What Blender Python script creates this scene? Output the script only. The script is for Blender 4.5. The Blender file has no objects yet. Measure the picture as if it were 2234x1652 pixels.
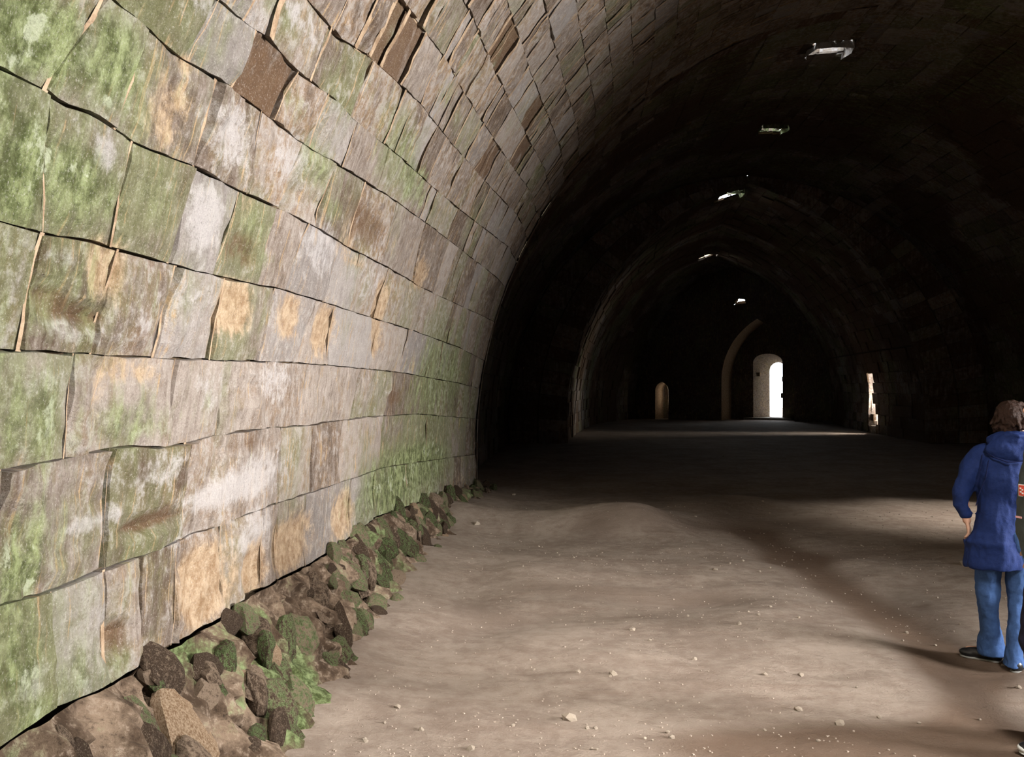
import bpy, bmesh, math, random
from mathutils import Vector, Matrix, noise
R_=random.Random(7)
sc=bpy.context.scene; COL=sc.collection
# ------------------------------------------------------------------ camera
cd=bpy.data.cameras.new('camera'); cam=bpy.data.objects.new('camera',cd); COL.objects.link(cam)
cam.location=(0,0,1.68); cam.rotation_euler=(math.radians(90)+math.atan(19/1900.0),0,0)
cd.sensor_width=36; cd.lens=36*1900/2234; cd.clip_end=300; cd.clip_start=.05
sc.camera=cam
# ------------------------------------------------------------------ world, lights, exposure
w=bpy.data.worlds.new('sky'); sc.world=w; w.use_nodes=True
bg=w.node_tree.nodes['Background']; bg.inputs[0].default_value=(.86,.93,1,1); bg.inputs[1].default_value=15.0
def area(name,loc,target,sx,sy,power,col=(1,1,1),spread=180):
    l=bpy.data.lights.new(name,'AREA'); l.shape='RECTANGLE'; l.size=sx; l.size_y=sy; l.energy=power; l.color=col; l.spread=math.radians(spread)
    o=bpy.data.objects.new(name,l); COL.objects.link(o); o.location=loc
    o.rotation_euler=(Vector(target)-Vector(loc)).to_track_quat('-Z','Y').to_euler(); return o
area('added_side_lamp',(11.0,1.0,2.9),(-1.2,3.6,2.5),2.6,2.0,880,(1,.975,.96),78)  # unseen lamp added inside the closed right wall, no opening behind it
area('added_high_lamp',(2.0,-.6,5.6),(0.6,4.9,.0),1.8,1.2,108,(1,.94,.89),54)  # added lamp hung high behind the camera, not at any entrance
area('added_right_lamp',(9.5,11.2,5.6),(6.0,11.2,0),.8,.8,30,(1,.93,.86),32)  # added lamp under the unbroken vault, brightens the floor on the right
area('daylight_right_doorway',(15.3,32.0,1.7),(8.5,28.0,0.0),1.0,1.2,300,(1,.93,.84),100)
area('daylight_left_passage',(8.68,46.50,1.1),(7.7,46.35,1.0),.25,1.5,7,(1,.86,.70),150)
fl=bpy.data.lights.new('camera_flash','POINT'); fl.energy=9; fl.shadow_soft_size=.03; fl.color=(.95,.97,1)
fo=bpy.data.objects.new('camera_flash',fl); COL.objects.link(fo); fo.location=(.05,-.02,1.76)
sc.view_settings.view_transform='Standard'; sc.view_settings.look='None'; sc.view_settings.gamma=1
sc.view_settings.use_curve_mapping=False; sc.view_settings.exposure=0.0
sc.cycles.use_denoising=True; sc.cycles.adaptive_threshold=.03; sc.cycles.max_bounces=4; sc.cycles.diffuse_bounces=2; sc.cycles.sample_clamp_indirect=6
F=1900.0; PITCH=math.atan(19/1900.0); EYE=1.68
CP=[(-8,5.3),(0,5.32),(4,5.4),(8,5.65),(14,6.2),(21,6.65),(27.4,7.2),(35,8.3),(40,9.4),(44,10.9),(50,13.5)]
def center(t):
    # Catmull-Rom through the plan's control points
    if t<=CP[0][0]: return CP[0][1]
    for i in range(len(CP)-1):
        if t<=CP[i+1][0]:
            p=[CP[max(0,i-1)],CP[i],CP[i+1],CP[min(len(CP)-1,i+2)]]
            h=p[2][0]-p[1][0]; u=(t-p[1][0])/h
            m1=(p[2][1]-p[0][1])/(p[2][0]-p[0][0])*h if p[2][0]!=p[0][0] else 0
            m2=(p[3][1]-p[1][1])/(p[3][0]-p[1][0])*h if p[3][0]!=p[1][0] else 0
            return (2*u**3-3*u*u+1)*p[1][1]+(u**3-2*u*u+u)*m1+(3*u*u-2*u**3)*p[2][1]+(u**3-u*u)*m2
    return CP[-1][1]
H0=0.7
S1=(6.8,7.2)
def smax(w,R): return H0+R*math.acos((R-w)/R)
def xprof(s,w,R):
    if s<=H0: return -w,s,(1,0)
    a=(s-H0)/R
    return -w+R-R*math.cos(a),H0+R*math.sin(a),(math.cos(a),-math.sin(a))
def P(t,s,w,R,side=-1,off=0):
    x,z,n=xprof(s,w,R); x+=n[0]*off; z+=n[1]*off
    return (center(t)+(x if side<0 else -x),t,z)
def ray(px,py):
    dx=px-1117; dy=826-py
    return (dx, F*math.cos(PITCH)-dy*math.sin(PITCH), F*math.sin(PITCH)+dy*math.cos(PITCH))
def hit(px,py,w=S1[0],R=S1[1],side=-1,tmax=60):
    d=ray(px,py)
    def g(t):
        k=t/d[1]; X=d[0]*k-center(t); z=EYE+d[2]*k
        if side>0: X=-X
        if z<=H0: return X+w
        cx=-w+R
        if X>cx: X=cx
        return R-math.hypot(X-cx,z-H0)
    t=0.3
    while t<tmax and g(t)>0: t+=.05
    a,b=t-.05,t
    for _ in range(30):
        m=(a+b)/2
        if g(m)>0:a=m
        else:b=m
    t=a;k=t/d[1];X=d[0]*k-center(t);z=EYE+d[2]*k
    if side>0: X=-X
    if z<=H0: s=z
    else: s=H0+R*math.atan2(z-H0,-(X-(-w+R)))
    return t,s
def proj(X,Y,Z):
    z=Z-EYE; f=Y*math.cos(PITCH)+z*math.sin(PITCH); u=-Y*math.sin(PITCH)+z*math.cos(PITCH)
    return 1117+F*X/f, 826-F*u/f

# ------------------------------------------------------------------ materials
class NT:
    def __init__(s,name,rough=.95,spec=.15):
        s.m=bpy.data.materials.new(name); s.m.use_nodes=True; s.t=s.m.node_tree; s.b=s.t.nodes['Principled BSDF']
        s.b.inputs['Roughness'].default_value=rough; s.b.inputs['Specular IOR Level'].default_value=spec
        s.tc=s.t.nodes.new('ShaderNodeTexCoord')
    def n(s,k,**kw):
        x=s.t.nodes.new(k)
        for a,b in kw.items(): setattr(x,a,b)
        return x
    def put(s,sock,v):
        if isinstance(v,bpy.types.NodeSocket): s.t.links.new(v,sock)
        else: sock.default_value=v
    def noise(s,scale,detail=6,rough=.6,vec=None,mul=None):
        v=vec or s.tc.outputs['Object']
        if mul:
            mp=s.n('ShaderNodeMapping'); s.put(mp.inputs[0],v); mp.inputs['Scale'].default_value=mul; v=mp.outputs[0]
        x=s.n('ShaderNodeTexNoise'); s.put(x.inputs['Vector'],v); x.inputs['Scale'].default_value=scale
        x.inputs['Detail'].default_value=detail; x.inputs['Roughness'].default_value=rough; return x.outputs[0]
    def math(s,op,a,b=0.0,c=None,clamp=False):
        x=s.n('ShaderNodeMath',operation=op,use_clamp=clamp); s.put(x.inputs[0],a); s.put(x.inputs[1],b)
        if c is not None: s.put(x.inputs[2],c)
        return x.outputs[0]
    def rng(s,v,a,b,c=0.0,d=1.0):
        x=s.n('ShaderNodeMapRange',interpolation_type='SMOOTHSTEP'); s.put(x.inputs[0],v)
        for i,q in enumerate((a,b,c,d)): x.inputs[i+1].default_value=q
        return x.outputs[0]
    def mix(s,f,a,b,mode='MIX'):
        x=s.n('ShaderNodeMix',data_type='RGBA',blend_type=mode); s.put(x.inputs[0],f)
        s.put(x.inputs[6],a if isinstance(a,bpy.types.NodeSocket) else (*a,1)); s.put(x.inputs[7],b if isinstance(b,bpy.types.NodeSocket) else (*b,1)); return x.outputs[2]
    def attr(s,name):
        x=s.n('ShaderNodeAttribute',attribute_name=name); return x
    def bump(s,h,dist,strength=1.0):
        x=s.n('ShaderNodeBump'); s.put(x.inputs['Height'],h); x.inputs['Distance'].default_value=dist; x.inputs['Strength'].default_value=strength
        s.t.links.new(x.outputs[0],s.b.inputs['Normal'])
    def col(s,v): s.put(s.b.inputs['Base Color'],v if isinstance(v,bpy.types.NodeSocket) else (*v,1))
def stone_material(name):
    N=NT(name); W=N.attr('wear'); sp=N.n('ShaderNodeSeparateColor'); N.put(sp.inputs[0],W.outputs['Color'])
    m,o,u=sp.outputs; c=W.outputs['Alpha']; tone=N.attr('tone').outputs['Fac']
    uv=N.tc.outputs['UV']
    n1=N.noise(2.6,8,.6); n2=N.noise(15,10,.72); n4=N.noise(7,8,.66); st=N.noise(1,7,.65,vec=uv,mul=(34,5,1)); fine=N.noise(110,5,.75)
    st2=N.noise(1,5,.6,vec=uv,mul=(11,1.8,1))
    t2=N.math('FRACT',N.math('MULTIPLY',tone,7.31)); t3=N.math('FRACT',N.math('MULTIPLY',tone,23.7))
    big=N.noise(.9,5,.6); mid=N.math('ADD',N.math('MULTIPLY',n4,.55),N.math('MULTIPLY',st2,.45))
    k=N.math('ADD',N.math('MULTIPLY',n1,.45),N.math('MULTIPLY',tone,.35)); k=N.math('ADD',k,N.math('MULTIPLY_ADD',st,.8,-.22)); k=N.math('ADD',k,N.math('MULTIPLY_ADD',n2,.7,-.35))
    col=N.mix(N.rng(k,.24,.90),(.115,.075,.048),(.45,.385,.335))
    col=N.mix(N.math('MULTIPLY',N.rng(N.math('ADD',n4,N.math('MULTIPLY',t2,.18)),.54,.70),.55),col,(.30,.20,.125))
    def msk(a,nz,amp,lo=.38,hi=.62): return N.rng(N.math('ADD',a,N.math('MULTIPLY_ADD',nz,amp,-.5*amp)),lo,hi)
    ty=N.rng(t3,.55,.60); ty2=N.rng(t3,.83,.86); ty3=N.rng(t2,.80,.84)
    col=N.mix(N.math('MULTIPLY',N.math('MULTIPLY',ty3,N.rng(n4,.38,.56)),.55),col,(.33,.215,.12))
    col=N.mix(N.math('MULTIPLY',ty2,.45),col,(.40,.38,.37))
    g0=N.rng(N.math('ADD',N.math('ADD',N.math('MULTIPLY',big,.6),N.math('MULTIPLY',mid,.5)),N.math('MULTIPLY_ADD',N.math('SUBTRACT',ty,ty2),.10,N.math('MULTIPLY',m,.22))),.56,.74)
    col=N.mix(N.math('MULTIPLY',g0,.62),col,N.mix(n2,(.105,.115,.04),(.31,.34,.17)))
    sl=N.noise(1,3,.5,vec=uv,mul=(44,1.3,1)); sl=N.math('MULTIPLY',N.rng(sl,.585,.65),N.rng(n4,.42,.56))
    col=N.mix(N.math('MULTIPLY',sl,.8),col,(.54,.37,.20))
    cm=N.math('ADD',n2,N.math('MULTIPLY',n4,.6))
    col=N.mix(N.math('MULTIPLY',N.rng(N.math('ADD',cm,N.math('MULTIPLY_ADD',t2,.16,-.08)),.80,.98),.6),col,(.50,.46,.43))
    cc=msk(c,N.math('MULTIPLY',cm,.625),2.6,.28,.85)
    col=N.mix(N.math('MULTIPLY',cc,.7),col,(.58,.545,.53))
    oc=N.mix(N.rng(n2,.32,.66),(.33,.20,.105),(.62,.46,.30))
    col=N.mix(N.math('MULTIPLY',msk(o,N.math('ADD',N.math('MULTIPLY',mid,.6),N.math('MULTIPLY',n2,.4)),2.6,.28,.70),.88),col,oc)
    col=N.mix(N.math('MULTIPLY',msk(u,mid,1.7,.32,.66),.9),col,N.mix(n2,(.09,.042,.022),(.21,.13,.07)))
    mc=N.mix(N.rng(N.math('ADD',N.math('MULTIPLY',n2,.6),N.math('MULTIPLY',st2,.4)),.41,.60),(.06,.080,.018),(.36,.42,.19))
    col=N.mix(N.math('MULTIPLY',msk(m,N.math('ADD',N.math('MULTIPLY',mid,.75),N.math('MULTIPLY',st,.25)),2.1,.25,.95),.9),col,mc)
    mm=N.rng(N.math('MULTIPLY',N.rng(m,.3,.8),N.rng(n4,.52,.66)),.3,.9)
    col=N.mix(N.math('MULTIPLY',mm,.75),col,(.56,.60,.42))
    col=N.mix(N.rng(fine,.54,.70,0,.55),col,(.09,.07,.055))
    col=N.mix(N.rng(fine,.30,.46,.45,0),col,(.78,.73,.67))
    N.col(col)
    h=N.math('ADD',N.math('MULTIPLY',n2,.8),N.math('ADD',N.math('MULTIPLY',st,.5),N.math('MULTIPLY',fine,.22)))
    N.bump(h,.045,1.0); return N.m
M={}
M['stone']=stone_material('weathered_limestone')
N=NT('joint_mortar'); a=N.noise(9,8,.7); N.col(N.mix(N.rng(a,.35,.65),(.27,.18,.11),(.50,.37,.25))); N.bump(N.noise(40,6,.7),.02); M['mortar']=N.m
N=NT('crevice_earth'); a=N.noise(11,8,.7); N.col(N.mix(a,(.035,.03,.018),(.17,.115,.07))); N.bump(a,.03); M['crevice']=N.m
N=NT('rubble_rock'); a=N.noise(5,8,.65); b=N.noise(20,9,.75); tn=N.n('ShaderNodeObjectInfo').outputs['Random']
gg=N.attr('wear').outputs['Color']; sp=N.n('ShaderNodeSeparateColor'); N.put(sp.inputs[0],gg)
c0=N.mix(N.rng(N.math('ADD',a,N.math('MULTIPLY_ADD',tn,.4,-.2)),.38,.70),(.075,.048,.030),(.37,.27,.19))
c0=N.mix(N.rng(b,.52,.66,0,.6),c0,(.50,.40,.31)); c0=N.mix(N.rng(b,.32,.45,.7,0),c0,(.05,.035,.025))
c0=N.mix(N.rng(N.math('ADD',sp.outputs[1],N.math('MULTIPLY_ADD',b,.6,-.3)),.35,.65),c0,N.mix(N.rng(b,.38,.64),(.27,.16,.085),(.64,.48,.33)))
c0=N.mix(N.math('MULTIPLY',N.rng(N.math('ADD',N.math('MULTIPLY',sp.outputs[0],.8),N.math('MULTIPLY_ADD',a,1.8,-.9)),.3,.6),.85),c0,N.mix(N.rng(b,.4,.62),(.045,.075,.016),(.24,.33,.14)))
N.col(c0); N.bump(N.math('ADD',b,N.math('MULTIPLY',N.noise(90,4,.7),.3)),.035); M['rock']=N.m
N=NT('trodden_earth'); a=N.noise(1.3,6,.6); b=N.noise(9,9,.68); f=N.noise(70,6,.75); s_=N.noise(1,7,.65,mul=(1.6,9,1))
dm=N.attr('brown_tint').outputs['Fac']
c0=N.mix(N.rng(N.math('ADD',N.math('MULTIPLY',a,.5),N.math('MULTIPLY',b,.5)),.38,.62),(.245,.190,.150),(.36,.295,.24))
c0=N.mix(N.rng(s_,.5,.72,0,.35),c0,(.19,.13,.095))
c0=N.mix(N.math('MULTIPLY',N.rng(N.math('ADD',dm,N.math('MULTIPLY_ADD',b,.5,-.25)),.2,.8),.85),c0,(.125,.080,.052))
c0=N.mix(N.rng(f,.62,.74,0,.4),c0,(.52,.46,.40)); c0=N.mix(N.rng(f,.26,.40,.35,0),c0,(.10,.08,.06))
N.col(c0); N.bump(N.math('ADD',N.math('ADD',N.math('MULTIPLY',b,.5),N.math('MULTIPLY',s_,.35)),N.math('MULTIPLY',f,.3)),.05,.9); M['earth']=N.m
def plain(name,c1,c2,scale=30,rough=.8,bd=.004,spec=.2):
    N=NT(name,rough,spec); a=N.noise(scale,7,.7); N.col(N.mix(a,c1,c2)); N.bump(a,bd); return N.m
M['pebble']=plain('pale_pebble',(.30,.24,.18),(.50,.43,.35),40,.9,.004); M['grit']=plain('grit',(.22,.175,.135),(.42,.35,.29),3,.9,.001)
M['navy']=plain('navy_cloth',(.004,.012,.060),(.014,.034,.145),60,.75,.003)
M['navydark']=plain('navy_seam',(.004,.008,.04),(.008,.016,.08),60,.8,.002)
M['jeans']=plain('blue_denim',(.024,.060,.17),(.065,.13,.30),80,.9,.002)
M['skin']=plain('skin',(.42,.24,.16),(.56,.33,.23),20,.6,.001,.4)
M['hair']=plain('brown_hair',(.008,.003,.002),(.05,.02,.009),60,.6,.012,.3)
M['blackleather']=plain('black_leather',(.006,.007,.007),(.02,.02,.022),30,.35,.001,.5)
M['sole']=plain('grey_sole',(.18,.18,.17),(.30,.30,.28),30,.8,.001)
M['white']=plain('white_rubber',(.62,.64,.62),(.78,.80,.78),30,.6,.001)
M['greycloth']=plain('grey_green_cloth',(.055,.07,.07),(.10,.12,.12),60,.8,.003)
M['darkcloth']=plain('dark_trouser_cloth',(.008,.008,.018),(.02,.02,.04),60,.9,.003)
M['red']=plain('red_badge',(.55,.06,.04),(.75,.12,.07),200,.6,.0005)
M['pink']=plain('pink_tape',(.62,.30,.30),(.75,.42,.40),100,.6,.0005)
M['leaf']=plain('green_leaf',(.05,.14,.02),(.18,.36,.06),12,.7,.002)
M['iris']=plain('dark_eye',(.01,.008,.006),(.03,.02,.015),12,.2,.0005,.6)
# ------------------------------------------------------------------ mesh helpers
def link(name,me,mat,parent=None,kind=None,smooth=False):
    o=bpy.data.objects.new(name,me); COL.objects.link(o)
    if mat and not me.materials: me.materials.append(mat)
    if parent: o.parent=parent
    if kind: o['kind']=kind
    if smooth: me.polygons.foreach_set('use_smooth',[True]*len(me.polygons))
    return o
def empty(name,loc=(0,0,0),label=None,cat=None,group=None,kind=None,rz=0):
    o=bpy.data.objects.new(name,None); COL.objects.link(o); o.location=loc; o.rotation_euler=(0,0,rz); o.empty_display_size=.1
    if label: o['label']=label
    if cat: o['category']=cat
    if group: o['group']=group
    if kind: o['kind']=kind
    return o
def tag(o,label,cat,group=None):
    o['label']=label; o['category']=cat
    if group: o['group']=group
class MB:
    def __init__(s): s.v=[];s.f=[];s.uv=[];s.w=[];s.t=[]
    def add(s,vs,fs,uv=None,wr=None,tone=.5):
        b=len(s.v); s.v+=vs; s.f+=[tuple(i+b for i in f) for f in fs]
        s.uv+=uv or [(p[1],p[2]) for p in vs]; s.w+=wr or [(0,0,0,0)]*len(vs); s.t+=[tone]*len(vs)
    def box(s,c,h,rz=0,**k):
        ca,sa=math.cos(rz),math.sin(rz)
        vs=[(c[0]+ca*x*h[0]-sa*y*h[1],c[1]+sa*x*h[0]+ca*y*h[1],c[2]+z*h[2]) for x in(-1,1) for y in(-1,1) for z in(-1,1)]
        s.add(vs,[(0,1,3,2),(4,6,7,5),(0,4,5,1),(2,3,7,6),(0,2,6,4),(1,5,7,3)],**k)
    def build(s,name,mat,parent=None,kind=None,smooth=False):
        me=bpy.data.meshes.new(name); me.from_pydata(s.v,[],s.f)
        u=me.uv_layers.new(name='UVMap'); li=[0]*len(me.loops); me.loops.foreach_get('vertex_index',li)
        u.data.foreach_set('uv',[c for i in li for c in s.uv[i]])
        a=me.color_attributes.new('wear','FLOAT_COLOR','POINT'); a.data.foreach_set('color',[c for q in s.w for c in q])
        a=me.attributes.new('tone','FLOAT','POINT'); a.data.foreach_set('value',s.t)
        return link(name,me,mat,parent,kind,smooth)
fr=lambda x,y,z,s: noise.fractal(Vector((x*s,y*s,z*s)),1.0,2.0,4)
def clamp(x,a=0.,b=1.): return a if x<a else b if x>b else x
def sst(x): x=clamp(x); return x*x*(3-2*x)
# ------------------------------------------------------------------ the vault's three bays: half width, arc radius, from, to
BEDS= [[(2.47, 0.66), (2.77, 0.66), (3.12, 0.62), (3.38, 0.61), (3.57, 0.6), (4.25, 0.57), (4.57, 0.59), (5.64, 0.53), (6.47, 0.51), (7.46, 0.56), (9.38, 0.43), (10.9, 0.34), (14.29, 0.1)], [(2.45, 1.07), (2.73, 1.04), (3.07, 1.04), (3.33, 1.03), (3.7, 1.03), (4.26, 1.02), (4.65, 1.02), (6.34, 0.98), (7.91, 0.95), (11.84, 0.73), (14.63, 0.56)], [(2.4, 1.45), (2.9, 1.46), (3.08, 1.47), (3.47, 1.44), (3.81, 1.45), (4.17, 1.46), (4.64, 1.46), (5.55, 1.44), (6.87, 1.44), (9.2, 1.4), (14.5, 1.15)], [(2.33, 1.78), (2.81, 1.79), (3.07, 1.79), (3.75, 1.8), (4.71, 1.82), (5.6, 1.83), (6.87, 1.83), (8.38, 1.82), (11.76, 1.74), (14.11, 1.66)], [(2.23, 2.11), (2.42, 2.12), (2.69, 2.14), (3.17, 2.15), (3.86, 2.17), (4.61, 2.21), (5.35, 2.22), (6.56, 2.23), (8.37, 2.24), (11.24, 2.21), (14.41, 2.11)], [(2.1, 2.47), (2.3, 2.48), (2.41, 2.48), (2.56, 2.5), (2.81, 2.49), (3.27, 2.53), (3.78, 2.55), (4.4, 2.59), (5.0, 2.61), (5.49, 2.61), (6.91, 2.65), (8.44, 2.66), (10.5, 2.7), (13.94, 2.77)], [(2.64, 2.83), (2.92, 2.83), (3.27, 2.87), (3.56, 2.9), (3.8, 2.91), (4.3, 2.93), (4.96, 2.99), (6.27, 3.1), (8.09, 3.2), (9.41, 3.25), (13.11, 3.36)], [(3.12, 3.1), (3.38, 3.13), (3.59, 3.17), (3.94, 3.17), (4.58, 3.25), (5.01, 3.27), (5.97, 3.36), (7.73, 3.48), (12.69, 3.82)], [(3.96, 3.46), (4.31, 3.48), (4.78, 3.59), (5.41, 3.68), (6.15, 3.77), (7.74, 3.89), (12.15, 4.22)]]
HEADS= [[(2.77, 2.73), (3.12, 3.06), (3.37, 3.33), (3.67, 3.7), (4.25, 4.2), (4.79, 4.77), (5.04, 5.02), (5.59, 5.57), (6.76, 6.74), (7.56, 7.54), (8.96, 8.9), (10.81, 10.74)], [(3.07, 3.04), (3.73, 3.69), (4.23, 4.17), (5.03, 4.97), (5.67, 5.58), (6.34, 6.35), (7.73, 7.62), (9.93, 9.91)], [(2.73, 2.72), (2.87, 2.91), (3.48, 3.49), (4.03, 4.02), (4.65, 4.62), (5.31, 5.36), (6.55, 6.67), (7.69, 7.83), (9.66, 9.85)], [(2.43, 2.43), (2.82, 2.88), (3.29, 3.33), (3.84, 3.84), (4.44, 4.52), (5.12, 5.27), (5.77, 5.7), (6.96, 7.08), (8.17, 8.28), (9.5, 9.62)], [(2.43, 2.33), (2.83, 2.8), (3.26, 3.3), (3.68, 3.8), (4.26, 4.25), (4.66, 4.79), (5.41, 5.48), (6.1, 6.01), (6.87, 6.96), (7.61, 7.55), (8.48, 8.53), (10.06, 10.16)], [(2.3, 2.45), (2.69, 2.71), (3.27, 3.27), (3.87, 3.76), (4.28, 4.35), (4.91, 4.94), (5.65, 5.62), (6.66, 6.54), (7.84, 7.65)], [(2.98, 3.07), (3.37, 3.44), (3.9, 3.97), (4.4, 4.43), (5.04, 5.04), (5.87, 5.84), (6.73, 6.93)]]
BLOTS= {'m': [(2.12, 2.58, 0.21, 0.11, 1), (2.26, 2.26, 0.13, 0.15, 1), (2.33, 1.94, 0.09, 0.16, 1), (2.34, 2.62, 0.17, 0.09, 0.9), (2.57, 2.67, 0.16, 0.12, 0.9), (2.24, 2.4, 0.13, 0.06, 0.6), (2.54, 2.29, 0.24, 0.11, 0.85), (2.5, 1.61, 0.21, 0.15, 0.65), (2.7, 1.68, 0.16, 0.09, 0.4), (3.17, 1.56, 0.33, 0.1, 0.6), (3.74, 1.61, 0.3, 0.16, 0.3), (2.57, 1.23, 0.26, 0.17, 0.6), (2.88, 1.22, 0.18, 0.12, 0.4), (2.53, 1.13, 0.14, 0.08, 0.9), (2.53, 0.88, 0.14, 0.16, 0.75), (2.61, 0.68, 0.14, 0.08, 0.7), (2.89, 0.72, 0.17, 0.11, 0.6), (3.14, 0.67, 0.1, 0.08, 0.6), (3.41, 1.08, 0.29, 0.07, 0.4), (3.51, 0.95, 0.22, 0.11, 0.3), (2.6, 2.02, 0.17, 0.07, 0.5), (3.05, 2.02, 0.2, 0.14, 0.4), (3.03, 2.36, 0.2, 0.13, 0.45), (4.04, 2.45, 0.22, 0.1, 0.5), (4.19, 2.32, 0.24, 0.06, 0.45), (3.5, 3.08, 0.1, 0.06, 0.5), (2.94, 2.92, 0.12, 0.05, 0.55), (3.57, 3.29, 0.2, 0.05, 0.5), (4.62, 2.9, 0.28, 0.1, 0.55), (5.05, 2.76, 0.25, 0.07, 0.5), (6.07, 3.39, 0.64, 0.22, 0.5), (6.75, 3.32, 0.65, 0.15, 0.65), (4.72, 3.27, 0.41, 0.07, 0.4), (4.93, 3.48, 0.29, 0.07, 0.35), (10.36, 1.77, 1.55, 0.6, 0.65), (10.04, 2.36, 0.56, 0.2, 0.5), (9.18, 0.79, 1.96, 0.29, 0.95), (8.12, 0.63, 0.58, 0.17, 0.9), (9.67, 0.49, 1.3, 0.2, 0.75), (11.16, 5.93, 0.47, 0.03, 0.8), (4.46, 1.32, 0.34, 0.07, 0.3), (2.49, 1.89, 0.07, 0.08, 0.55), (6.81, 4.01, 0.59, 0.08, 0.4), (12.06, 1.33, 1.27, 0.39, 0.5), (4.04, 3.05, 0.21, 0.07, 0.4), (3.41, 2.09, 0.17, 0.1, 0.25)], 'o': [(2.82, 2.07, 0.12, 0.09, 0.7), (4.01, 2.06, 0.16, 0.1, 1), (4.82, 2.08, 0.17, 0.11, 0.8), (5.55, 2.05, 0.2, 0.13, 1), (6.93, 2.3, 0.16, 0.21, 0.9), (7.0, 2.08, 0.14, 0.11, 0.9), (4.0, 0.78, 0.23, 0.15, 1), (4.68, 0.7, 0.12, 0.14, 0.9), (5.33, 0.73, 0.29, 0.14, 1), (6.53, 0.72, 0.26, 0.15, 0.9), (4.35, 0.71, 0.09, 0.14, 0.5), (2.98, 2.64, 0.12, 0.11, 0.6), (3.02, 2.84, 0.08, 0.03, 0.6), (3.11, 1.75, 0.21, 0.04, 0.6), (2.91, 1.66, 0.04, 0.09, 0.6), (8.15, 2.76, 0.25, 0.13, 0.8), (5.81, 2.57, 0.43, 0.04, 0.6), (5.57, 2.69, 0.2, 0.13, 0.5), (12.24, 0.36, 0.58, 0.13, 0.4), (3.9, 2.51, 0.08, 0.06, 0.5), (3.11, 0.79, 0.07, 0.05, 0.7)], 'u': [(5.18, 3.76, 0.23, 0.06, 0.9), (7.31, 4.86, 0.22, 0.03, 1), (9.79, 4.91, 0.3, 0.05, 1), (8.95, 4.26, 0.25, 0.06, 1), (10.24, 4.6, 0.19, 0.05, 1), (3.77, 3.08, 0.18, 0.08, 0.9), (3.95, 2.32, 0.24, 0.09, 0.55), (2.55, 1.93, 0.14, 0.03, 0.9), (2.74, 1.92, 0.11, 0.03, 0.8), (5.92, 2.82, 0.55, 0.14, 0.6), (8.06, 1.6, 0.36, 0.1, 0.6), (4.47, 1.4, 0.35, 0.06, 0.5), (3.44, 1.17, 0.25, 0.03, 0.9), (5.58, 4.12, 0.24, 0.06, 0.45), (6.58, 4.23, 0.64, 0.09, 0.3), (3.14, 0.76, 0.1, 0.08, 0.7), (10.67, 4.15, 1.29, 0.28, 0.4)], 'c': [(3.49, 2.37, 0.15, 0.13, 0.95), (3.49, 2.73, 0.25, 0.11, 0.75), (4.28, 2.83, 0.27, 0.1, 0.65), (2.53, 2.07, 0.11, 0.04, 0.6), (2.54, 1.88, 0.03, 0.05, 1), (2.68, 1.86, 0.06, 0.03, 0.8), (3.13, 1.9, 0.05, 0.03, 0.95), (2.65, 2.42, 0.07, 0.06, 0.75), (2.55, 1.7, 0.19, 0.04, 0.5), (2.91, 1.21, 0.11, 0.03, 0.9), (3.1, 1.23, 0.05, 0.04, 0.9), (4.36, 1.18, 0.59, 0.07, 0.95), (4.62, 1.21, 0.44, 0.11, 0.8), (4.67, 0.91, 0.2, 0.14, 0.8), (3.37, 1.35, 0.33, 0.06, 0.55), (2.6, 0.79, 0.08, 0.07, 0.7), (4.75, 1.72, 0.35, 0.11, 0.65), (3.87, 1.67, 0.19, 0.1, 0.5), (5.09, 2.52, 0.31, 0.14, 0.7), (2.98, 3.02, 0.1, 0.04, 0.8), (3.41, 3.16, 0.09, 0.04, 0.7), (4.05, 3.36, 0.2, 0.05, 0.6), (3.71, 3.34, 0.09, 0.05, 0.7), (6.41, 2.53, 0.45, 0.17, 0.5), (2.89, 1.83, 0.18, 0.03, 0.6), (4.59, 3.22, 0.18, 0.05, 0.5), (3.7, 1.03, 0.24, 0.03, 0.6), (3.52, 2.05, 0.22, 0.11, 0.4), (3.08, 2.02, 0.1, 0.08, 0.35)]}
PEB= [(1.5, 4.58, 0.027), (1.64, 4.37, 0.03), (0.76, 4.15, 0.02), (-0.19, 4.02, 0.025), (0.29, 4.42, 0.047), (0.37, 4.29, 0.016), (0.59, 5.08, 0.032), (0.39, 5.13, 0.022), (1.12, 5.36, 0.02), (1.47, 5.08, 0.021), (1.69, 5.11, 0.024), (0.83, 6.02, 0.029), (1.59, 6.12, 0.026), (1.46, 4.17, 0.015), (1.87, 4.45, 0.019), (2.04, 4.38, 0.014), (2.88, 4.97, 0.021), (0.03, 13.37, 0.042), (-0.41, 10.12, 0.053), (4.8, 16.91, 0.036), (5.11, 21.02, 0.044), (-0.59, 4.51, 0.024), (-0.44, 4.23, 0.02), (1.84, 7.9, 0.029), (4.31, 8.31, 0.061)]
SEC={1:(6.8,7.2,-7.0,14.4),2:(7.15,7.3,14.4,26.0),3:(5.4,7.34,26.0,50.0)}
def bed(k,t):
    if k>8: return bed(8,t)+.375*(k-8)
    L=BEDS[k]
    if t<=L[0][0]:
        return L[0][1]-(.0 if k<5 else .09)*(L[0][0]-t)
    for (a,b),(c,d) in zip(L,L[1:]):
        if t<=c: return b+(d-b)*(t-a)/max(1e-6,c-a)
    return L[-1][1]
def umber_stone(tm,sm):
    return any(st>.75 and abs(tm-a)<.26 and abs(sm-b)<.20 for a,b,ra,rb,st in BLOTS['u'] if b>3)
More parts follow.
